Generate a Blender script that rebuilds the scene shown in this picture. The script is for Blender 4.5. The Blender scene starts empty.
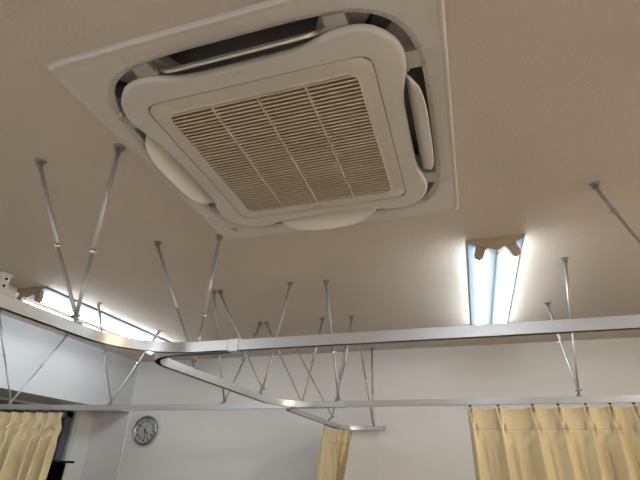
import bpy, bmesh, math, random
from mathutils import Vector, Matrix
random.seed(7)
PI = math.pi
CAMZ = 1.5
H = 0.884 + CAMZ            # ceiling height
W = 3.526                   # far wall
SC = bpy.context.scene
COL = SC.collection

# ------------------------------------------------------------------ materials
MATS = {}
def mat(name, col, rough=.5, metal=0, bump=0, bscale=200, spec=.5, var=0, vscale=3, sheen=0, emit=None, estr=0, sub=0, coat=0, trans=0):
    if name in MATS: return MATS[name]
    m = bpy.data.materials.new(name); m.use_nodes = True
    nt = m.node_tree; b = nt.nodes['Principled BSDF']
    b.inputs['Base Color'].default_value = (*col, 1)
    b.inputs['Roughness'].default_value = rough
    b.inputs['Metallic'].default_value = metal
    b.inputs['Specular IOR Level'].default_value = spec
    if sheen: b.inputs['Sheen Weight'].default_value = sheen
    if coat: b.inputs['Coat Weight'].default_value = coat
    if trans: b.inputs['Transmission Weight'].default_value = trans
    tc = nt.nodes.new('ShaderNodeTexCoord')
    if var:
        n = nt.nodes.new('ShaderNodeTexNoise'); n.inputs['Scale'].default_value = vscale; n.inputs['Detail'].default_value = 4
        nt.links.new(tc.outputs['Object'], n.inputs['Vector'])
        r = nt.nodes.new('ShaderNodeValToRGB')
        r.color_ramp.elements[0].position = .3; r.color_ramp.elements[1].position = .7
        r.color_ramp.elements[0].color = (*[c*(1-var) for c in col], 1)
        r.color_ramp.elements[1].color = (*[min(1, c*(1+var)) for c in col], 1)
        nt.links.new(n.outputs['Fac'], r.inputs['Fac']); nt.links.new(r.outputs['Color'], b.inputs['Base Color'])
    if bump:
        n = nt.nodes.new('ShaderNodeTexNoise'); n.inputs['Scale'].default_value = bscale; n.inputs['Detail'].default_value = 3
        nt.links.new(tc.outputs['Object'], n.inputs['Vector'])
        bp = nt.nodes.new('ShaderNodeBump'); bp.inputs['Strength'].default_value = bump; bp.inputs['Distance'].default_value = .002
        nt.links.new(n.outputs['Fac'], bp.inputs['Height']); nt.links.new(bp.outputs['Normal'], b.inputs['Normal'])
    if emit:
        b.inputs['Emission Color'].default_value = (*emit, 1); b.inputs['Emission Strength'].default_value = estr
    MATS[name] = m
    return m

M_ceil = mat('ceiling_paper', (.58, .515, .44), .85, bump=.9, bscale=110, var=.03, vscale=2.5)
M_wall = mat('wall_paper', (.83, .83, .815), .8, bump=.3, bscale=160, var=.015)
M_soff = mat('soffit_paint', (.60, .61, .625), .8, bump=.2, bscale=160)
M_floor = mat('floor_vinyl', (.70, .63, .54), .45, var=.08)
M_abs = mat('white_plastic', (.615, .585, .545), .38, bump=.06, bscale=900)
M_absg = mat('intake_plastic', (.60, .555, .485), .42)
M_slat = mat('grille_plastic', (.56, .49, .36), .5)
M_flap = mat('flap_plastic', (.74, .70, .63), .3)
M_grey = mat('grey_plastic', (.42, .41, .39), .5)
M_dark = mat('dark_interior', (.035, .034, .033), .8)
M_foam = mat('grey_foam', (.26, .25, .24), .9)
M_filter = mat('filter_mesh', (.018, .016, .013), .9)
M_alu = mat('aluminium', (.58, .60, .615), .33, metal=.75, bump=.05, bscale=500)
M_slot = mat('slot_shade', (.02, .02, .02), .7)  # shade inside the rail slot, put into the colour of its inner faces
M_steel = mat('steel_rod', (.46, .455, .45), .45, metal=.6)
M_flange = mat('flange_steel', (.34, .335, .33), .35, metal=.9)
M_chrome = mat('chrome', (.72, .71, .70), .16, metal=1)
M_refl = mat('darkened_enamel', (.20, .235, .28), .6)  # white enamel darkened in its colour so the glowing tubes stand out
M_white = mat('white_enamel', (.86, .87, .88), .45)
M_cream = mat('cream_endcap', (.40, .33, .235), .5)
M_tube = mat('tube_glass', (.9, .9, .9), .3, emit=(.84, .93, 1.0), estr=11.5)
M_tubeb = mat('added_tube_bright', (.9, .9, .9), .3, emit=(.93, .96, 1.0), estr=25)
M_tubew = mat('added_tube_warm', (.9, .9, .9), .3, emit=(1.0, .76, .50), estr=40)
M_black = mat('black_laminate', (.006, .0055, .006), .7, spec=.15)
M_blackp = mat('black_plastic', (.012, .012, .012), .5, spec=.25)
M_face = mat('clock_paper', (.52, .52, .50), .6)
M_winframe = mat('window_aluminium', (.16, .17, .20), .4, metal=.3)
M_glass = mat('window_glass', (.05, .055, .07), .08)
M_ink = mat('logo_ink', (.05, .045, .04), .6)
M_door = mat('window_casing', (.70, .69, .68), .6)

def cloth(name, col):
    m = mat(name, col, .42, bump=.12, bscale=500, sheen=.3)
    nt = m.node_tree; b = nt.nodes['Principled BSDF']
    tc = nt.nodes.new('ShaderNodeTexCoord'); mp = nt.nodes.new('ShaderNodeMapping')
    mp.inputs['Scale'].default_value = (9, 9, .8)
    n = nt.nodes.new('ShaderNodeTexNoise'); n.inputs['Scale'].default_value = 1.2; n.inputs['Detail'].default_value = 2
    nt.links.new(tc.outputs['Object'], mp.inputs['Vector']); nt.links.new(mp.outputs['Vector'], n.inputs['Vector'])
    r = nt.nodes.new('ShaderNodeValToRGB')
    r.color_ramp.elements[0].color = (col[0]*.97, col[1]*.94, col[2]*.86, 1); r.color_ramp.elements[1].color = (col[0]*1.02, col[1]*1.03, col[2]*1.12, 1)
    nt.links.new(n.outputs['Fac'], r.inputs['Fac']); nt.links.new(r.outputs['Color'], b.inputs['Base Color'])
    # a little light comes through the thin cloth
    tr = nt.nodes.new('ShaderNodeBsdfTranslucent'); tr.inputs['Color'].default_value = (col[0], col[1]*.95, col[2]*.8, 1)
    mx = nt.nodes.new('ShaderNodeMixShader'); mx.inputs['Fac'].default_value = .12
    out = nt.nodes['Material Output']
    nt.links.new(b.outputs['BSDF'], mx.inputs[1]); nt.links.new(tr.outputs['BSDF'], mx.inputs[2]); nt.links.new(mx.outputs['Shader'], out.inputs['Surface'])
    return m
M_cloth = cloth('yellow_cloth', (.85, .735, .46))

# ------------------------------------------------------------------ helpers
def add_box(bm, c, s, rot=None, bev=0):
    r = bmesh.ops.create_cube(bm, size=1)
    vs = r['verts']
    for v in vs:
        v.co = Vector((v.co.x*s[0], v.co.y*s[1], v.co.z*s[2]))
    if bev:
        es = list({e for v in vs for e in v.link_edges})
        rb = bmesh.ops.bevel(bm, geom=es, offset=bev, segments=2, affect='EDGES', profile=.5)
        vs = list({v for f in rb['faces'] for v in f.verts} | {v for v in vs if v.is_valid})
    for v in vs:
        if rot: v.co = rot @ v.co
        v.co += Vector(c)
def add_tube(bm, a, b, r1, r2=None, n=12, mi=0):
    a, b = Vector(a), Vector(b); r2 = r1 if r2 is None else r2
    d = b - a; q = d.to_track_quat('Z', 'Y').to_matrix()
    rings = []
    for p, r in ((a, r1), (b, r2)):
        rings.append([bm.verts.new(p + q @ Vector((r*math.cos(2*PI*i/n), r*math.sin(2*PI*i/n), 0))) for i in range(n)])
    for i in range(n):
        f = bm.faces.new((rings[0][i], rings[0][(i+1) % n], rings[1][(i+1) % n], rings[1][i])); f.smooth = True; f.material_index = mi
    for k, rg in enumerate(rings):
        f = bm.faces.new(rg if k else rg[::-1]); f.material_index = mi
def add_lathe(bm, prof, c, axis=Vector((0, 0, 1)), n=32):
    q = axis.to_track_quat('Z', 'Y').to_matrix(); c = Vector(c)
    rs = []
    for r, h in prof:
        rs.append([bm.verts.new(c + q @ Vector((r*math.cos(2*PI*i/n), r*math.sin(2*PI*i/n), h))) for i in range(n)])
    for a, b in zip(rs, rs[1:]):
        for i in range(n):
            f = bm.faces.new((a[i], a[(i+1) % n], b[(i+1) % n], b[i])); f.smooth = True
    bm.faces.new(rs[0][::-1]); bm.faces.new(rs[-1])
def add_prism(bm, pts, z0, z1, inset=0, bz=0):
    """closed outline pts (x,y) from z0 (top) down to z1 (bottom); optional bevel ring at the bottom"""
    lay = [(0, z0), (0, z1 + bz), (inset, z1)] if inset else [(0, z0), (0, z1)]
    rings = []
    for ins, z in lay:
        rings.append([bm.verts.new((*p, z)) for p in (offset(pts, ins) if ins else pts)])
    n = len(pts)
    for a, b in zip(rings, rings[1:]):
        for i in range(n): bm.faces.new((a[i], a[(i+1) % n], b[(i+1) % n], b[i])).smooth = False
    bm.faces.new(rings[0]); bm.faces.new(rings[-1][::-1])
def offset(pts, d):
    n = len(pts); out = []
    area = sum(pts[i][0]*pts[(i+1) % n][1]-pts[(i+1) % n][0]*pts[i][1] for i in range(n))
    sg = 1 if area > 0 else -1
    for i in range(n):
        a, b, c = Vector(pts[i-1][:2]), Vector(pts[i][:2]), Vector(pts[(i+1) % n][:2])
        t = (c - a).normalized(); nrm = Vector((-t.y, t.x))*sg
        out.append((b.x + nrm.x*d, b.y + nrm.y*d))
    return out
def obj(name, bm, m, parent=None, smooth=None):
    bmesh.ops.recalc_face_normals(bm, faces=bm.faces[:])
    me = bpy.data.meshes.new(name); bm.to_mesh(me); bm.free()
    for mm in (m if isinstance(m, (list, tuple)) else [m]): me.materials.append(mm)
    if smooth:
        for p in me.polygons: p.use_smooth = True
        try: me.set_sharp_from_angle(angle=math.radians(smooth))
        except Exception: pass
    o = bpy.data.objects.new(name, me); COL.objects.link(o)
    if parent:
        o.parent = parent
        o.matrix_parent_inverse = Matrix.Identity(4)
        off = root_loc(parent)
        me.transform(Matrix.Translation(-off))
    return o
def root_loc(p):
    v = Vector((0, 0, 0))
    while p: v += p.location; p = p.parent
    return v
def thing(name, label, cat, loc, group=None):
    o = bpy.data.objects.new(name, None); COL.objects.link(o); o.location = loc; o.empty_display_size = .05
    o['label'] = label; o['category'] = cat
    if group: o['group'] = group
    return o
def tag(o, label, cat, group=None):
    o['label'] = label; o['category'] = cat
    if group: o['group'] = group
    return o
def struct(name, bm, m, **k):
    o = obj(name, bm, m, **k); o['kind'] = 'structure'; return o
def B(*boxes):
    bm = bmesh.new()
    for b in boxes: add_box(bm, *b)
    return bm
def span(x0, x1, y0, y1, z0, z1): return (((x0+x1)/2, (y0+y1)/2, (z0+z1)/2), (x1-x0, y1-y0, z1-z0))

# ------------------------------------------------------------------ room
XL, XS, XR, YB = -3.24, -2.87, 2.7, -3.2
SZ = .447 + CAMZ            # soffit underside
AX, AY, S = -.9036, .5414, .95
cx, cy = AX + S/2, AY + S/2
hx = .425
t = .12
bm = B(span(XL-t, cx-hx, YB-t, W+t, H, H+t), span(cx+hx, XR+t, YB-t, W+t, H, H+t),
       span(cx-hx, cx+hx, YB-t, cy-hx, H, H+t), span(cx-hx, cx+hx, cy+hx, W+t, H, H+t))
struct('ceiling', bm, M_ceil)
struct('floor', B(span(XL-t, XR+t, YB-t, W+t, -t, 0)), M_floor)
struct('wall_far', B(span(XL-t, XR+t, W, W+t, 0, H)), M_wall)
struct('wall_back', B(span(XL-t, XR+t, YB-t, YB, 0, H)), M_wall)
struct('wall_right', B(span(XR, XR+t, YB, W, 0, H)), M_wall)
# left wall with a window opening under the dropped bulkhead
wy0, wy1, wz0, wz1 = .6, 3.30, .75, 1.93
struct('wall_left', B(span(XL-t, XL, YB, wy0, 0, H), span(XL-t, XL, wy1, W, 0, H), span(XL-t, XL, wy0, wy1, 0, wz0), span(XL-t, XL, wy0, wy1, wz1, H)), M_wall)
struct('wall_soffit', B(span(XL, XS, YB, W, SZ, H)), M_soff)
wf = bmesh.new()
for b in (span(XL-.09, XL-.02, wy0, wy1, wz1-.05, wz1), span(XL-.09, XL-.02, wy0, wy1, wz0, wz0+.05), span(XL-.09, XL-.02, wy0, wy0+.05, wz0, wz1),
          span(XL-.09, XL-.02, wy1-.07, wy1, wz0, wz1), span(XL-.09, XL-.02, 1.92, 1.98, wz0, wz1)): add_box(wf, *b)
w1 = struct('window_1', wf, M_winframe)
struct('window_pane', B(span(XL-.06, XL-.05, wy0+.05, wy1-.07, wz0+.05, wz1-.05)), M_glass, parent=w1)
struct('window_casing', B(span(XL-.02, XL+.012, wy1, wy1+.045, wz0-.04, wz1), span(XL-.02, XL+.03, wy0, wy1+.045, wz0-.06, wz0-.0)), M_door, parent=w1)
# corner strip and joint cover on the far wall
struct('trim_1', B(((XS+.004, W-.004, (H)/2), (.012, .008, H-.002))), mat('corner_strip', (.84, .82, .77), .4))
struct('trim_2', B(((-.672, W-.0015, H/2), (.020, .003, H-.002))), mat('joint_cover', (.84, .83, .80), .6))
struct('baseboard_far', B(((0, W-.005, .04), (5.2, .01, .08))), mat('baseboard_vinyl', (.2, .16, .12), .5))

# ------------------------------------------------------------------ air conditioner
ac = thing('ceiling_air_conditioner', 'large white square cassette air conditioner set in the ceiling with open flaps', 'air conditioner', (cx, cy, H))
def P(u, v): return (AX + u, AY + v)
# hole outline (superellipse) and wavy panel outline
def hole_pt(th, a=.425, n=4.8):
    c, s = math.cos(th), math.sin(th); r = a/((abs(c)**n + abs(s)**n)**(1/n)); return (cx + r*c, cy + r*s)
def rrect(hw, r, n=8, c=(cx, cy)):
    pts = []
    for qx, qy, a0 in ((1, 1, 0), (-1, 1, 90), (-1, -1, 180), (1, -1, 270)):
        for i in range(n+1):
            a = math.radians(a0 + 90*i/n); pts.append((c[0]+qx*(hw-r)+r*math.cos(a), c[1]+qy*(hw-r)+r*math.sin(a)))
    return pts
def sq_ray(th, hw, r):
    """rounded square of half width hw hit by a ray at angle th"""
    c, s = math.cos(th), math.sin(th)
    lo, hi = 0, hw*1.5
    for _ in range(40):
        m = (lo+hi)/2; x, y = abs(m*c), abs(m*s)
        ins = (x <= hw and y <= hw) and not (x > hw-r and y > hw-r and math.hypot(x-(hw-r), y-(hw-r)) > r)
        if ins: lo = m
        else: hi = m
    return (cx + lo*c, cy + lo*s)
NA = 192
angs = [2*PI*i/NA for i in range(NA)]
bm = bmesh.new()
# section from outer edge to the hole: outer rim, bead, flat, ribbed bevel, inner wall
secs = [lambda th: (*sq_ray(th, .476, .013), H-.0005), lambda th: (*sq_ray(th, .4755, .013), H-.010), lambda th: (*sq_ray(th, .471, .018), H-.0145),
        lambda th: (*sq_ray(th, .465, .016), H-.0145), lambda th: (*sq_ray(th, .462, .016), H-.012)]
secs += [lambda th: (*hole_pt(th, .431), H-.0125), lambda th: (*hole_pt(th, .4285), H-.0105), lambda th: (*hole_pt(th, .417), H-.004), lambda th: (*hole_pt(th, .4155), H+.03)]
rings = [[bm.verts.new(f(th)) for th in angs] for f in secs]
for a, b in zip(rings, rings[1:]):
    for i in range(NA): bm.faces.new((a[i], a[(i+1) % NA], b[(i+1) % NA], b[i]))
# fine ribs around the bevelled lip
NR = 330
for i in range(NR):
    th = 2*PI*i/NR
    p0 = Vector((*hole_pt(th, .4280), H-.0110)); p1 = Vector((*hole_pt(th, .4180), H-.0055))
    tn = (Vector((*hole_pt(th+.01, .42), 0))-Vector((*hole_pt(th-.01, .42), 0))).normalized()*.0014
    dn = Vector((0, 0, -.0018))
    v = [bm.verts.new(q) for q in (p0-tn, p0+tn, p1+tn, p1-tn, p0+dn, p1+dn)]
    bm.faces.new((v[0], v[4], v[5], v[3])); bm.faces.new((v[1], v[2], v[5], v[4])); bm.faces.new((v[0], v[1], v[4])); bm.faces.new((v[3], v[5], v[2]))
obj('outer_frame', bm, M_abs, ac, smooth=40)
# corner covers: thin plates lying on the frame at its four corners
for sx, sy in ((-1, -1), (1, -1), (1, 1), (-1, 1)):
    base = math.atan2(sy, sx)
    hp = [hole_pt(base + math.radians(a), .4315) for a in [-22.5+45*i/14 for i in range(15)]]
    # limit to the points between the two seams, seams at .275 from the centre
    seam = .272
    arc = []
    for i in range(61):
        th = base + math.radians(-30+60*i/60); x, y = hole_pt(th, .4320)
        if abs(x-cx) >= seam and abs(y-cy) >= seam: arc.append((x, y))
    # order: outer corner loop then back along the arc
    o = .457
    ang0 = [(cx+sx*seam, cy+sy*o), (cx+sx*(o-.015), cy+sy*o), (cx+sx*(o-.004), cy+sy*(o-.004)), (cx+sx*o, cy+sy*(o-.015)), (cx+sx*o, cy+sy*seam)]
    if (Vector(arc[0])-Vector(ang0[-1])).length > (Vector(arc[-1])-Vector(ang0[-1])).length: arc = arc[::-1]
    bm = bmesh.new(); add_prism(bm, ang0 + arc, H-.0118, H-.0136, inset=.0006, bz=.0006)
    obj('corner_cover', bm, M_abs, ac)
# round sensor on the far left corner cover
bm = bmesh.new(); x, y = P(.081, .869); add_lathe(bm, [(.0, -.0005), (.013, -.0005), (.014, -.003), (.011, -.0045), (.009, -.003), (.0, -.0028)][1:5], (x, y, H-.013), n=20)
obj('sensor', bm, M_grey, ac)
bm = bmesh.new(); add_lathe(bm, [(.003, 0), (.003, -.002)], (*P(.065, .845), H-.013), n=10); obj('indicator_lamp', bm, M_grey, ac)
# housing above the ceiling
bm = bmesh.new()
for b in (span(cx-hx+.002, cx+hx-.002, cy-hx+.002, cy+hx-.002, H+.13, H+.14), span(cx-hx+.002, cx-hx+.008, cy-hx+.002, cy+hx-.002, H+.001, H+.13), span(cx+hx-.008, cx+hx-.002, cy-hx+.002, cy+hx-.002, H+.001, H+.13),
          span(cx-hx+.01, cx+hx-.01, cy-hx+.002, cy-hx+.008, H+.001, H+.13), span(cx-hx+.01, cx+hx-.01, cy+hx-.008, cy+hx-.002, H+.001, H+.13)): add_box(bm, *b)
obj('housing', bm, M_foam, ac)
# drain pan block in the middle, its sides are the inner walls of the air outlets
bm = bmesh.new(); add_prism(bm, rrect(.338, .05), H+.128, H-.012)
obj('drain_pan', bm, M_foam, ac)
# corner ducts: grey shelves closing each corner of the gap
for sx, sy in ((-1, -1), (1, -1), (1, 1), (-1, 1)):
    base = math.atan2(sy, sx)
    bm = bmesh.new()
    out = [hole_pt(base+math.radians(-17+34*i/12), .414) for i in range(13)]
    inn = [sq_ray(base+math.radians(17-34*i/12), .335, .05) for i in range(13)]
    add_prism(bm, out+inn, H+.05, H+.022)
    obj('corner_duct', bm, M_grey, ac)
    bm = bmesh.new()
    out = [hole_pt(base+math.radians(-4+5*i/4), .413) for i in range(5)]
    inn = [sq_ray(base+math.radians(1-5*i/4), .337, .05) for i in range(5)]
    add_prism(bm, out+inn, H+.022, H+.002)
    obj('corner_rib', bm, M_dark, ac)
# wavy decoration panel
def wav():
    prof = [(0, .357), (.09, .357), (.13, .358), (.16, .3615), (.19, .3680), (.215, .3745), (.24, .3790), (.262, .3805), (.285, .3790), (.306, .3735), (.325, .3645), (.340, .3525), (.3465, .3465)]
    h = [(x, y) for x, y in prof]                     # x along the side, y out
    q = h + [(y, x) for x, y in h[::-1][1:]]           # from side middle to next side middle (x,y)->swap
    pts = []
    for k in range(4):
        a = k*PI/2
        for x, y in q[:-1]:
            # start on the +y side going to +x side, rotate clockwise
            X, Y = x, y
            pts.append((cx + X*math.cos(-a)-Y*math.sin(-a), cy + X*math.sin(-a)+Y*math.cos(-a)))
    return pts
wp = wav()
bm = bmesh.new()
lays = [(0.004, H-.006), (0, H-.012), (0, H-.020), (.002, H-.0255), (.0055, H-.028), (.012, H-.029)]
rings = [[bm.verts.new((*q, z)) for q in (offset(wp, d) if d else wp)] for d, z in lays]
n = len(wp)
for a, b in zip(rings, rings[1:]):
    for i in range(n): bm.faces.new((a[i], a[(i+1) % n], b[(i+1) % n], b[i]))
# inner opening for the intake grille
hwI, rI = .3055, .035
def ray_sq(pt, hw, r):
    th = math.atan2(pt[1]-cy, pt[0]-cx); return sq_ray(th, hw, r)
i1 = [bm.verts.new((*ray_sq(q, hwI+.0022, rI), H-.029)) for q in wp]
i2 = [bm.verts.new((*ray_sq(q, hwI+.0022, rI), H-.020)) for q in wp]
for a, b in ((rings[-1], i1), (i1, i2)):
    for i in range(n): bm.faces.new((a[i], a[(i+1) % n], b[(i+1) % n], b[i]))
top = bm.faces.new(rings[0])
obj('decoration_panel', bm, M_abs, ac, smooth=35)
# intake grille: frame with slats
ig = bmesh.new()
g = .2615
outer = rrect(hwI, rI, 6)
NI = 96
ra = [2*PI*(i+.5)/NI for i in range(NI)]
ro0 = [ig.verts.new((*sq_ray(a, hwI, rI), H-.020)) for a in ra]
ro1 = [ig.verts.new((*sq_ray(a, hwI, rI), H-.0285)) for a in ra]
ro2 = [ig.verts.new((*sq_ray(a, hwI-.0015, rI), H-.0298)) for a in ra]
rg0 = [ig.verts.new((*sq_ray(a, g+.0065, .008), H-.0298)) for a in ra]
rg1 = [ig.verts.new((*sq_ray(a, g+.0045, .008), H-.0318)) for a in ra]
rg2 = [ig.verts.new((*sq_ray(a, g, .006), H-.0318)) for a in ra]
rg3 = [ig.verts.new((*sq_ray(a, g, .006), H-.019)) for a in ra]
for a, b in zip((ro0, ro1, ro2, rg0, rg1, rg2), (ro1, ro2, rg0, rg1, rg2, rg3)):
    for i in range(NI): ig.faces.new((a[i], a[(i+1) % NI], b[(i+1) % NI], b[i]))
igo = obj('intake_grille', ig, M_absg, ac, smooth=35)
sb = bmesh.new()
NS = 40; pitch = 2*g/NS
tilt = Matrix.Rotation(math.radians(-12), 3, 'X')
for i in range(NS):
    y = cy - g + (i+.5)*pitch
    add_box(sb, (cx, y, H-.0265), (2*g+.002, .0054, .0085), tilt)
for k in (-1, 0, 1):
    add_box(sb, (cx + k*2*g/4, cy, H-.0268), (.0052, 2*g+.002, .0105))
obj('grille_slats', sb, M_slat, igo)
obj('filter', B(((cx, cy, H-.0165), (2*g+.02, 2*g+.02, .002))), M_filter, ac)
# small marks pressed in the panel and the tiny printed wordmark
def text_mesh(s, size, ext=.0002, align='CENTER', off=0):
    cu = bpy.data.curves.new('t', 'FONT'); cu.body = s; cu.size = size; cu.offset = off; cu.extrude = ext; cu.align_x = align; cu.align_y = 'CENTER'; cu.resolution_u = 3
    o = bpy.data.objects.new('t', cu); COL.objects.link(o)
    dg = bpy.context.evaluated_depsgraph_get(); me = bpy.data.meshes.new_from_object(o.evaluated_get(dg))
    bpy.data.objects.remove(o)
    return me
me = text_mesh('DAIKIN', .0098)
bm = bmesh.new(); bm.from_mesh(me)
bm.transform(Matrix.Translation((*P(.470, .7635), H-.0301)) @ Matrix.Rotation(PI, 4, 'X'))
obj('wordmark', bm, M_ink, igo)
for k, (u, v, hor) in enumerate(((.475, .137, 1), (.817, .475, 0))):
    bm = bmesh.new()
    for j in (-1, 0, 1):
        if hor: add_box(bm, (*P(u + j*.0135-.012, v), H-.0292), (.0065, .009, .0012), None, .0004)
        else: add_box(bm, (*P(u, v + j*.0135), H-.0292), (.009, .0065, .0012), None, .0004)
    obj('embossed_mark', bm, M_abs, ac)
# air flaps in the four outlets
def flap(k):
    a = k*PI/2                                           # 0: near side (-y), then others
    R = Matrix.Translation((cx, cy, H)) @ Matrix.Rotation(a, 4, 'Z')
    L = .214; N = 24; Wd = [.058, .062, .074, .068][k]
    ang = math.radians([60, 50, 52, 48][k])
    bm = bmesh.new(); rows = []
    for i in range(N+1):
        s = -1 + 2*i/N; x = s*L
        e = (1-abs(s)**5)                                # width tapers at the ends
        tp = [.62, .5, .32, .40][k]; wloc = Wd*(tp + (1-tp)*(1-abs(s)**[5, 5, 3, 4][k])) if abs(s) < .999 else Wd*.22
        row = []
        for j in range(7):
            q = j/6
            d = q*wloc
            bow = .006*math.sin(q*PI)
            out = -.371 - (d*math.cos(ang) - bow*math.sin(ang))
            z = .004 - d*math.sin(ang) - bow*math.cos(ang)*.6
            row.append(Vector((x*(1-.10*q), out, z)))
        rows.append(row)
    th = Vector((0, -.0035*math.sin(ang), .0035*math.cos(ang)))
    A = [[bm.verts.new(R @ v) for v in r] for r in rows]; Bv = [[bm.verts.new(R @ (v + th)) for v in r] for r in rows]
    for i in range(N):
        for j in range(6):
            bm.faces.new((A[i][j], A[i+1][j], A[i+1][j+1], A[i][j+1])); bm.faces.new((Bv[i][j], Bv[i][j+1], Bv[i+1][j+1], Bv[i+1][j]))
        bm.faces.new((A[i][0], Bv[i][0], Bv[i+1][0], A[i+1][0])); bm.faces.new((A[i][6], A[i+1][6], Bv[i+1][6], Bv[i][6]))
    for i in (0, N):
        for j in range(6): bm.faces.new((A[i][j], A[i][j+1], Bv[i][j+1], Bv[i][j]))
    f = obj('air_flap', bm, M_flap, ac, smooth=50)
    # bracket pieces at both ends
    for s in (-1, 1):
        bm = bmesh.new()
        pts = [(s*.220, -.350), (s*.275, -.350), (s*.270, -.411), (s*.222, -.4135)]
        w = [R @ Vector((x, y, 0)) for x, y in pts]
        add_prism(bm, [(v.x, v.y) for v in w], H+.03, H-.010)
        c = R @ Vector((s*.219, -.378, -.004)); ax = (R.to_3x3() @ Vector((1, 0, 0)))
        add_tube(bm, c-ax*.006, c+ax*.006, .006, n=12)
        obj('flap_bracket', bm, M_grey, ac)
for k in range(4): flap(k)

# ------------------------------------------------------------------ fluorescent fixtures
def fixture(x0, x1, y0, y1, label, tubem=M_tube):
    xc = (x0+x1)/2; hw = (x1-x0)/2; dep = .056
    o = thing('fluorescent_light', label, 'ceiling light', (xc, (y0+y1)/2, H), 'twin tube ceiling lights')
    bm = bmesh.new()
    sec = [(-hw, -.0005), (-hw, -.010), (-hw+.002, -.012), (-.004, -dep), (.004, -dep), (hw-.002, -.012), (hw, -.010), (hw, -.0005)]
    ra = [bm.verts.new((xc+x, y0+.004, H+z)) for x, z in sec]; rb = [bm.verts.new((xc+x, y1-.004, H+z)) for x, z in sec]
    for i in range(len(sec)-1): bm.faces.new((ra[i], ra[i+1], rb[i+1], rb[i]))
    bm.faces.new((ra[-1], ra[0], rb[0], rb[-1]))
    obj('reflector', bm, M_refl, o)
    for y, e in ((y0, 1), (y1, -1)):
        bm = bmesh.new()
        s2 = [(-hw-.001, -.0003), (-hw-.001, -.009), (-.004, -dep-.002), (.004, -dep-.002), (hw+.001, -.009), (hw+.001, -.0003)]
        a = [bm.verts.new((xc+x, y, H+z)) for x, z in s2]; b = [bm.verts.new((xc+x, y+e*.006, H+z)) for x, z in s2]
        for i in range(6): bm.faces.new((a[i], a[(i+1) % 6], b[(i+1) % 6], b[i]))
        bm.faces.new(a); bm.faces.new(b[::-1])
        obj('end_cap', bm, M_cream, o)
        for s in (-1, 1):
            bm = bmesh.new()
            # rounded lamp holder hanging from the slope, perpendicular to it
            px = xc + s*.070; zc = H-.066; r = .0185
            dirv = Vector((s*.35, 0, -1)).normalized(); side = Vector((dirv.z, 0, -dirv.x))
            top = Vector((px, 0, zc)) - dirv*.045
            pts = [top + side*.019, Vector((px, 0, zc)) + side*r]
            for i in range(1, 12): pts.append(Vector((px, 0, zc)) + side*r*math.cos(PI*i/12) + dirv*r*math.sin(PI*i/12))
            pts += [Vector((px, 0, zc)) - side*r, top - side*.019]
            ya, yb = y+e*.008, y+e*.030
            a = [bm.verts.new((q.x, ya, q.z)) for q in pts]; b = [bm.verts.new((q.x, yb, q.z)) for q in pts]
            for i in range(len(pts)): bm.faces.new((a[i], a[(i+1) % len(pts)], b[(i+1) % len(pts)], b[i]))
            bm.faces.new(a); bm.faces.new(b[::-1])
            obj('lamp_holder', bm, M_cream, o)
    for s in (-1, 1):
        bm = bmesh.new(); add_tube(bm, (xc+s*.070, y0+.032, H-.066), (xc+s*.070, y1-.032, H-.066), .0135, n=20)
        obj('tube', bm, tubem, o)
    bm = bmesh.new(); add_tube(bm, (xc-.009, y0+.05, H-dep-.001), (xc+.009, y0+.05, H-dep-.001), .0025, n=8); add_tube(bm, (xc, y0+.05, H-dep), (xc, y0+.05, H-dep-.006), .003, n=8)
    obj('catch', bm, M_cream, o)
    return o
fixture(.068, .288, 1.77, 3.02, 'white twin tube ceiling light at the right above the front curtain rail')
fixture(-2.37, -2.15, 1.75, 3.00, 'white twin tube ceiling light at the left beside the bulkhead')
fixture(.068, .288, -1.75, -.50, 'added white twin tube ceiling light behind the camera on the right', M_tubeb)  # unseen fixture added to raise the room's brightness
fixture(-2.37, -2.15, -1.75, -.50, 'added white twin tube ceiling light behind the camera on the left', M_tubeb)  # likewise added out of view for more brightness
fixture(1.9, 2.12, -1.75, -.50, 'added white twin tube ceiling light behind the camera by the right wall', M_tubeb)  # one more unseen light added for brightness
fixture(1.9, 2.12, .3, 1.55, 'added warm twin tube ceiling light beside the right wall outside the frame', M_tubew)  # added out of view to give the right side a warm tone

# white ceiling box at the left edge and the duct from it to the light
e = thing('emergency_light', 'small white ceiling box with a dark window at the left edge of the frame', 'emergency light', (-2.33, 1.62, H))
bm = bmesh.new(); add_box(bm, (-2.335, 1.560, H-.047), (.27, .050, .088), None, .004); obj('casing', bm, M_white, e)
bm = bmesh.new(); add_box(bm, (-2.335, 1.560, H-.006), (.280, .058, .011), None, .002); obj('mounting_plate', bm, M_white, e)
obj('lens', B(((-2.315, 1.534, H-.05), (.19, .005, .050))), M_blackp, e)
for z in (-.030, -.068):
    bm = bmesh.new(); add_tube(bm, (-2.202, 1.561, H+z), (-2.198, 1.561, H+z), .0075, n=12); obj('screw', bm, M_blackp, e)
bm = bmesh.new(); add_box(bm, (-2.363, 1.667, H-.024), (.056, .150, .046), None, .003)
tag(obj('cable_duct', bm, M_white), 'short white cable duct between the ceiling box and the left light', 'cable duct')

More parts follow.
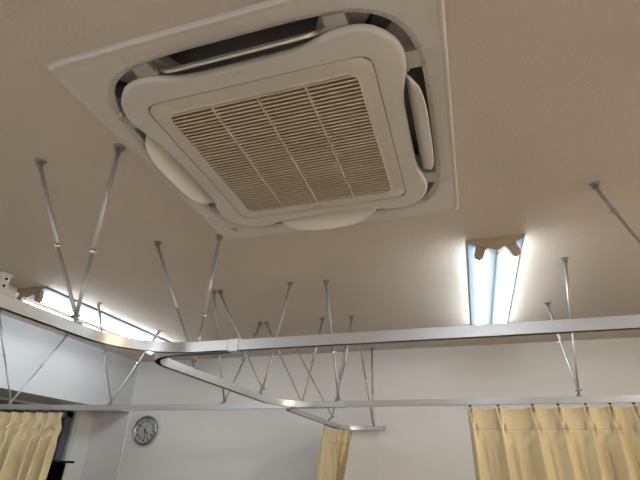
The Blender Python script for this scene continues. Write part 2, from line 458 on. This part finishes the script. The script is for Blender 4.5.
# ------------------------------------------------------------------ curtain rails
RZ0, RZ1 = .296 + CAMZ, .324 + CAMZ
RW = .009
def fillet(pts, rad, n=10):
    out = [Vector(pts[0])]
    for i in range(1, len(pts)-1):
        a, b, c = Vector(pts[i-1]), Vector(pts[i]), Vector(pts[i+1]); r = rad[i-1]
        if not r: out.append(b); continue
        u = (a-b).normalized(); v = (c-b).normalized(); ha = u.angle(v)/2; d = r/math.tan(ha)
        p0, p1 = b+u*d, b+v*d; ctr = b + (u+v).normalized()*(r/math.sin(ha))
        a0 = p0-ctr; a1 = p1-ctr; tot = a0.angle_signed(a1)
        for k in range(n+1):
            out.append(ctr + Matrix.Rotation(-tot*k/n, 2) @ a0)
    out.append(Vector(pts[-1])); return out
PROF = [(-RW, RZ1), (RW, RZ1), (RW, RZ0), (.0074, RZ0), (.0074, RZ0+.002), (RW-.0012, RZ0+.002), (RW-.0012, RZ1-.003), (-RW+.0012, RZ1-.003), (-RW+.0012, RZ0+.002), (-.0074, RZ0+.002), (-.0074, RZ0), (-RW, RZ0)]
PROF = [PROF[0]] + PROF[1:]
def sweep(bm, path, prof=PROF, dark=range(4, 9)):
    n = len(path); rings = []
    for i, p in enumerate(path):
        t0 = (path[i]-path[i-1]).normalized() if i else (path[1]-path[0]).normalized()
        t1 = (path[i+1]-path[i]).normalized() if i < n-1 else t0
        tt = (t0+t1).normalized(); nn = Vector((-tt.y, tt.x)) / max(.5, tt.dot(t0))
        rings.append([bm.verts.new((p.x+nn.x*a, p.y+nn.y*a, z)) for a, z in prof])
    m = len(prof)
    for a, b in zip(rings, rings[1:]):
        for j in range(m):
            f = bm.faces.new((a[j], a[(j+1) % m], b[(j+1) % m], b[j])); f.smooth = True
            if j in dark: f.material_index = 1
    f = bm.faces.new(rings[0]); g_ = bm.faces.new(rings[-1][::-1])
def rail(name_label, paths, joints=(), caps=(), loc=None):
    o = thing('curtain_rail', name_label, 'curtain rail', (paths[0][0].x, paths[0][0].y, RZ0), 'ceiling hung curtain rails')
    for pth in paths:
        bm = bmesh.new(); sweep(bm, pth); obj('track', bm, [M_alu, M_slot], o, smooth=40)
    for x, y in joints:
        bm = bmesh.new(); add_box(bm, (x, y, (RZ0+RZ1)/2-.0005), (.030, .0235, .034), None, .0012); obj('joint_sleeve', bm, M_alu, o)
    for x, y in caps:
        bm = bmesh.new(); add_box(bm, (x, y, (RZ0+RZ1)/2), (.008, .020, .031), None, .001); obj('end_cap', bm, M_grey, o)
    return o
FY = 1.108; MY = 2.252; UX = -.925
rail('long aluminium curtain rail nearest the camera, bending in from the left', [fillet([(UX, -1.4), (UX, FY-.004), (-.615, FY-.004)], [.20]), [Vector((-.585, FY)), Vector((2.4, FY))]], joints=[(-.60, FY-.001)])
rail('U shaped aluminium curtain rail between the front rail and the right yellow curtain', [fillet([(-.62, FY+.022), (UX, FY+.022), (UX, MY), (-.615, MY)], [.13, .22]), [Vector((-.585, MY)), Vector((2.4, MY))]], joints=[(-.60, MY)])
rail('short U shaped aluminium curtain rail by the far wall with a free end', [fillet([(-.62, MY+.030), (UX, MY+.030), (UX, W-.05), (-.612, W-.05)], [.10, .20])], caps=[(-.608, W-.05)])
def smoothpath(pts, n=8):
    out = []
    P_ = [Vector(p) for p in pts]
    for i in range(len(P_)-1):
        p0 = P_[max(0, i-1)]; p1 = P_[i]; p2 = P_[i+1]; p3 = P_[min(len(P_)-1, i+2)]
        for k in range(n):
            s = k/n
            out.append(.5*((2*p1)+(-p0+p2)*s+(2*p0-5*p1+4*p2-p3)*s*s+(-p0+3*p1-3*p2+p3)*s**3))
    out.append(P_[-1]); return out
FAR = smoothpath([(XL+.01, 2.00), (-2.9, 2.075), (-2.63, 2.125), (-2.2, 2.205), (-1.7, 2.25), (-1.3, 2.262), (-.865, 2.262)])
rail('thin looking aluminium curtain rail crossing the left bay to the left wall', [FAR])

# ------------------------------------------------------------------ V braces
def brace(tops, apex, railxy, label, coll=(.52, .52)):
    ax_, ay_, az_ = apex
    o = thing('ceiling_brace', label, 'curtain rail brace', ((tops[0][0]+tops[1][0])/2, (tops[0][1]+tops[1][1])/2, H), 'steel braces holding the curtain rails')
    A = Vector((ax_, ay_, az_+CAMZ))
    for (tx, ty), c in zip(tops, coll):
        T = Vector((tx, ty, H))
        bm = bmesh.new(); add_lathe(bm, [(.018, -.0003), (.018, -.003), (.012, -.005), (.008, -.007)], T, n=20)
        d = (A-T).normalized()
        sidev = d.cross(Vector((0, 0, 1))).normalized() if abs(d.z) < .999 else Vector((1, 0, 0))
        Hp = T + Vector((0, 0, -.014))
        add_box(bm, T+Vector((0, 0, -.011)) + sidev*.0075, (.003, .013, .018), sidev.to_track_quat('X', 'Z').to_matrix())
        add_box(bm, T+Vector((0, 0, -.011)) - sidev*.0075, (.003, .013, .018), sidev.to_track_quat('X', 'Z').to_matrix())
        add_tube(bm, Hp-sidev*.011, Hp+sidev*.011, .003, n=8)
        obj('flange', bm, M_flange, o)
        L = (A-Hp).length
        bm = bmesh.new(); add_tube(bm, Hp, Hp+d*L*c, .0066, n=14); obj('upper_rod', bm, M_steel, o)
        bm = bmesh.new(); add_tube(bm, Hp+d*L*c, A-d*.006, .0050, n=14); obj('lower_rod', bm, M_steel, o)
        q = Hp+d*L*c
        bm = bmesh.new(); add_tube(bm, q-d*.008, q+d*.006, .0082, n=14); add_tube(bm, q, q+sidev*.017, .003, n=8); obj('collar', bm, M_chrome, o)
    # hinge and clip on the rail
    rx, ry = railxy
    R_ = Vector((rx, ry, RZ1-.002))
    bm = bmesh.new()
    add_tube(bm, A+Vector((0, 0, .006)), R_+Vector((0, 0, .001)), .0065, .006, n=10)
    add_tube(bm, A+Vector((-.012, 0, 0)), A+Vector((.012, 0, 0)), .0045, n=8)
    add_box(bm, (rx, ry, RZ1+.001), (.024, .024, .005), None, .001)
    obj('clip', bm, M_flange, o)
    return o
D = .341
brace([(-1.24, .85), (-.94, .86)], (-.924, .862, D), (UX, .868), 'steel V brace nearest the camera, one rod meeting the ceiling beside the air conditioner', (.60, .66))
brace([(-1.22, 1.455), (-.925, 1.47)], (-.924, 1.425, .348), (UX, 1.425), 'steel V brace starting at the far left corner of the air conditioner', (.60, .66))
brace([(-1.235, 2.05), (-.82, 2.035)], (-.91, 1.995, .348), (UX, 1.995), 'wide steel V brace on the middle of the receding U rail', (.6, .6))
brace([(-1.27, 2.045), (-1.26, 2.635)], (-1.262, 2.285, .337), (-1.262, 2.262), 'steel V brace on the thin rail just left of the receding U rail', (.45, .5))
brace([(-1.215, 2.645), (-.83, 2.645)], (-.857, 2.40, .341), (-.882, 2.36), 'steel V brace at the first bend of the short U rail', (.45, .55))
brace([(-.63, 2.055), (-.64, 2.645)], (-.622, 2.275, .337), (-.622, MY), 'narrow steel V brace over the joint of the rail at centre', (.6, .6))
brace([(-1.19, 3.07), (-.79, 3.10)], (-.893, 3.12, .348), (UX, 3.12), 'steel V brace directly above the centre yellow curtain', (.55, .55))
brace([(-.70, 3.12), (-.678, 3.46)], (-.681, 3.43, .346), (-.681, W-.05), 'steel V brace at the free end of the short rail by the far wall', (.5, .62))
brace([(.48, 2.06), (.48, 2.66)], (.448, 2.225, .346), (.448, MY), 'bright steel V brace above the right yellow curtain', (.5, .5))
brace([(.485, 1.46), (.485, .86)], (.478, 1.115, .343), (.478, FY), 'steel brace at the right edge of the frame above the front rail', (.28, .4))
brace([(-2.06, 2.06), (-2.06, 2.66)], (-1.962, 2.236, .341), (-1.962, 2.228), 'steel V brace in front of the left ceiling light', (.5, .5))
brace([(-2.80, 2.02), (-2.80, 2.58)], (-2.60, 2.14, .341), (-2.60, 2.131), 'steel V brace at the far left above the left yellow curtain', (.5, .5))

# ------------------------------------------------------------------ curtains
def curtain(path, hooks, drop, label, side=1, lean=(0, 0), depth=.016, fine=.006, sagz=.006, seed=1, gather=0, spread=.018):
    rnd = random.Random(seed)
    seg = [0]
    for a, b in zip(path, path[1:]): seg.append(seg[-1]+(b-a).length)
    Ltot = seg[-1]
    def at(s):
        s = min(max(s, 0), Ltot)
        for i in range(len(seg)-1):
            if s <= seg[i+1] or i == len(seg)-2:
                f = (s-seg[i])/(seg[i+1]-seg[i]); p = path[i].lerp(path[i+1], f); tt = (path[i+1]-path[i]).normalized(); return p, Vector((-tt.y, tt.x))*side
    o = thing('curtain', label, 'curtain', (*path[0], RZ0-.02), 'yellow curtains on rails')
    NSx = int(Ltot/.0035); NT = 124
    zt = RZ0-.012; band = .092
    hs = list(hooks)
    amp = [rnd.uniform(.8, 1.2) for _ in hs]; drift = [rnd.uniform(-.05, .05) for _ in hs]; wd = [rnd.uniform(.85, 1.3) for _ in hs]
    ph = [rnd.uniform(0, 6.28) for _ in range(8)]
    bm = bmesh.new(); rows = []
    for j in range(NT+1):
        q = j/NT; tz = (.16*j/74) if j <= 74 else .16 + (drop-.16)*((j-74)/50)
        row = []
        for i in range(NSx+1):
            s = Ltot*i/NSx
            p, nn = at(s)
            near, kk = min((abs(s-h), k) for k, h in enumerate(hs))
            off = 0
            g_ = min(1, max(0, (tz-band)/.10))
            for k, h in enumerate(hs):
                if tz < band:
                    f = tz/band; sp = .0105*(1-f)**.8
                    for sg in (-1, 1): off += amp[k]*(.018+.006*f)*math.exp(-((s-h-sg*sp)/.0042)**2)
                    off -= .010*math.exp(-((s-h)/.004)**2)*(1-f)
                else:
                    f = min(1, (tz-band)/.28); w_ = .0055 + (spread*wd[k])*f
                    off += amp[k]*(.026*(1-.5*f) + depth*f)*math.exp(-((s-h-drift[k]*(tz-band))/w_)**2)
            # flat panels of the header bow back between the pinches, the cloth below billows
            bowq = math.sin(PI/2*min(1, near/.055))
            off -= bowq*(.012*(1-g_) + .004*g_)
            off -= .0022*math.exp(-((tz-band)/.003)**2)
            pk = math.exp(-((tz-band+.004)/.020)**2)
            dn_ = abs(s-hs[kk])
            off -= pk*.013*math.exp(-((dn_-.013)/.005)**2) + g_*.012*math.exp(-((abs(s-hs[kk]-drift[kk]*(tz-band))-.034)/.010)**2)
            off += g_*(fine*math.sin(s*41+ph[0]+tz*2.2) + fine*.6*math.sin(s*83+ph[1]-tz*3) + fine*.35*math.sin(s*150+ph[4]+tz*9))
            if band < tz < band+.12:
                ff = math.sin(PI*(tz-band)/.12)
                off += .0045*ff*math.sin((s*1.0+tz*.8)*95+ph[2])
            off += .0035*math.sin(s*9+ph[3]+tz*5)*q
            sz = -sagz*bowq*(1-min(1, tz/.03))
            lx, ly = lean[0]*tz, lean[1]*tz
            if gather:
                pm, _ = at(Ltot/2); gq = min(.5, gather*tz); p = p.lerp(pm, gq)
            edge = 0
            row.append(bm.verts.new((p.x+nn.x*off+lx, p.y+nn.y*off+ly, zt-tz+sz)))
        rows.append(row)
    for a, b in zip(rows, rows[1:]):
        for i in range(NSx):
            f = bm.faces.new((a[i], a[i+1], b[i+1], b[i])); f.smooth = True
    c = obj('cloth', bm, M_cloth, o)
    md = c.modifiers.new('thickness', 'SOLIDIFY'); md.thickness = .0012; md.offset = 0
    # stitched hem of the header
    bm = bmesh.new(); prev = None
    for h in hs:
        p, nn = at(h)
        p2 = (p.x, p.y)
        bm2 = bmesh.new()
        add_tube(bm2, (*p2, RZ0+.006), (*p2, RZ0-.006), .0030, n=8)
        add_box(bm2, (*p2, RZ0-.003), (.012, .008, .004))
        add_tube(bm2, (*p2, RZ0-.006), (p.x-nn.x*.003, p.y-nn.y*.003, RZ0-.034), .0013, n=6)
        obj('glider_hook', bm2, M_blackp, o)
    bm.free()
    return o
V2 = lambda x, y: Vector((x, y))
curtain([V2(-.012, MY), V2(1.5, MY)], [.013, .131, .272, .373, .479, .571, .657, .77, .88, .98, 1.09, 1.20, 1.31, 1.42, 1.50], 1.45,
        'wide pleated yellow curtain hanging at the lower right', side=-1, seed=4, depth=.034, fine=.006, spread=.019)
cp = fillet([(UX, MY+.7), (UX, W-.05), (-.612, W-.05)], [.20])
# the bunched part follows the rail into its bend
def sub(path, s0, s1, n=40):
    seg = [0]
    for a, b in zip(path, path[1:]): seg.append(seg[-1]+(b-a).length)
    out = []
    for k in range(n+1):
        s = s0+(s1-s0)*k/n
        for i in range(len(seg)-1):
            if s <= seg[i+1] or i == len(seg)-2:
                out.append(path[i].lerp(path[i+1], (s-seg[i])/(seg[i+1]-seg[i]))); break
    return out
curtain(sub(FAR, .07, 1.005, 60), [.01+.0772*k for k in range(12)] + [.925], 1.45,
        'yellow curtain gathered in folds at the lower left edge', side=-1, seed=9, depth=.060, fine=.010, spread=.012, lean=(.07, 0))
curtain(sub(cp, .09, .53), [.01, .062, .12, .18, .24, .30, .36, .42], 1.45,
        'narrow yellow curtain bunched at the centre below the short rail', side=-1, seed=21, depth=.05, fine=.014, spread=.010, lean=(-.16, -.1), gather=.55)

# ------------------------------------------------------------------ clock
ck = thing('wall_clock', 'round chrome rimmed wall clock on the far wall', 'clock', (-2.655, W, .298+CAMZ))
C = Vector((-2.655, W, .298+CAMZ)); ay_ = Vector((0, -1, 0))
bm = bmesh.new(); add_lathe(bm, [(.112, .001), (.118, .012), (.119, .024), (.114, .034), (.105, .037), (.099, .033), (.097, .022)], C, ay_, 48)
obj('rim', bm, mat('rim_chrome', (.42, .42, .42), .22, metal=1), ck)
bm = bmesh.new(); add_lathe(bm, [(.098, .0225), (.098, .0235)], C, ay_, 48); obj('dial', bm, M_face, ck)
bm = bmesh.new()
for hN in range(1, 13):
    a = 2*PI*hN/12; me = text_mesh(str(hN), .036, .0003, off=.0011)
    b2 = bmesh.new(); b2.from_mesh(me); b2.transform(Matrix.Translation(C + Vector((.077*math.sin(a), -.0242, .077*math.cos(a)-.000))) @ Matrix.Rotation(PI/2, 4, 'X'))
    m2 = bpy.data.meshes.new('n'); b2.to_mesh(m2); b2.free(); bm.from_mesh(m2)
obj('numerals', bm, M_blackp, ck)
def hand(nm, deg, L, w, y, tail=.015):
    a = math.radians(deg); d = Vector((math.sin(a), 0, math.cos(a))); bm = bmesh.new()
    q = d.to_track_quat('Z', 'Y').to_matrix()
    add_box(bm, C + Vector((0, y, 0)) + d*(L-tail)/2, (w, .001, L+tail), Matrix.Rotation(a, 3, 'Y')); obj(nm, bm, M_blackp, ck)
hand('hour_hand', 134, .045, .0075, -.0262); hand('minute_hand', 168, .070, .0045, -.0276); hand('second_hand', 33, .075, .0015, -.0288, .02)
bm = bmesh.new(); add_lathe(bm, [(.006, .0236), (.006, .030)], C, ay_, 12); obj('hub', bm, M_blackp, ck)

# ------------------------------------------------------------------ black shelf by the window
sh = thing('black_cabinet', 'black cabinet with an overhanging top beside the left curtain', 'cabinet', (-3.11, 2.8, 0))
bm = bmesh.new(); add_box(bm, (-3.105, 2.8, 1.5+.040), (.23, .72, .016), None, .001); obj('top', bm, M_black, sh)
bm = bmesh.new()
for b in (span(-3.215, -3.03, 2.47, 2.49, 0, 1.532), span(-3.215, -3.03, 3.10, 3.12, 0, 1.532), span(-3.22, -3.215, 2.47, 3.12, 0, 1.532), span(-3.215, -3.035, 2.49, 3.10, .04, .06)): add_box(bm, *b)
obj('carcass', bm, M_black, sh)
bm = bmesh.new()
for z in (.4, .78, 1.15): add_box(bm, (-3.125, 2.795, z), (.18, .608, .016))
obj('shelf', bm, M_black, sh)

# ------------------------------------------------------------------ camera, world, view
F, yaw, pitch, roll = 450.108, -.315136, .480705, .027512
cyw, syw, cp_, sp_ = math.cos(yaw), math.sin(yaw), math.cos(pitch), math.sin(pitch)
f = Vector((syw*cp_, cyw*cp_, sp_)); r = Vector((cyw, -syw, 0)); u = r.cross(f)
c_, s_ = math.cos(roll), math.sin(roll)
r2 = c_*r + s_*u; u2 = -s_*r + c_*u
cam = bpy.data.cameras.new('camera'); cam.sensor_width = 36; cam.lens = 36*F/640; cam.clip_start = .02
co = bpy.data.objects.new('camera', cam); COL.objects.link(co)
m = Matrix.Identity(4)
for i in range(3): m[i][0] = r2[i]; m[i][1] = u2[i]; m[i][2] = -f[i]
m[2][3] = CAMZ
co.matrix_world = m
SC.camera = co
w = bpy.data.worlds.new('world'); SC.world = w; w.use_nodes = True
w.node_tree.nodes['Background'].inputs['Color'].default_value = (.05, .06, .08, 1)
w.node_tree.nodes['Background'].inputs['Strength'].default_value = .3
SC.view_settings.view_transform = 'Standard'; SC.view_settings.look = 'None'
SC.view_settings.gamma = 1; SC.view_settings.use_curve_mapping = False
SC.view_settings.exposure = 0.8
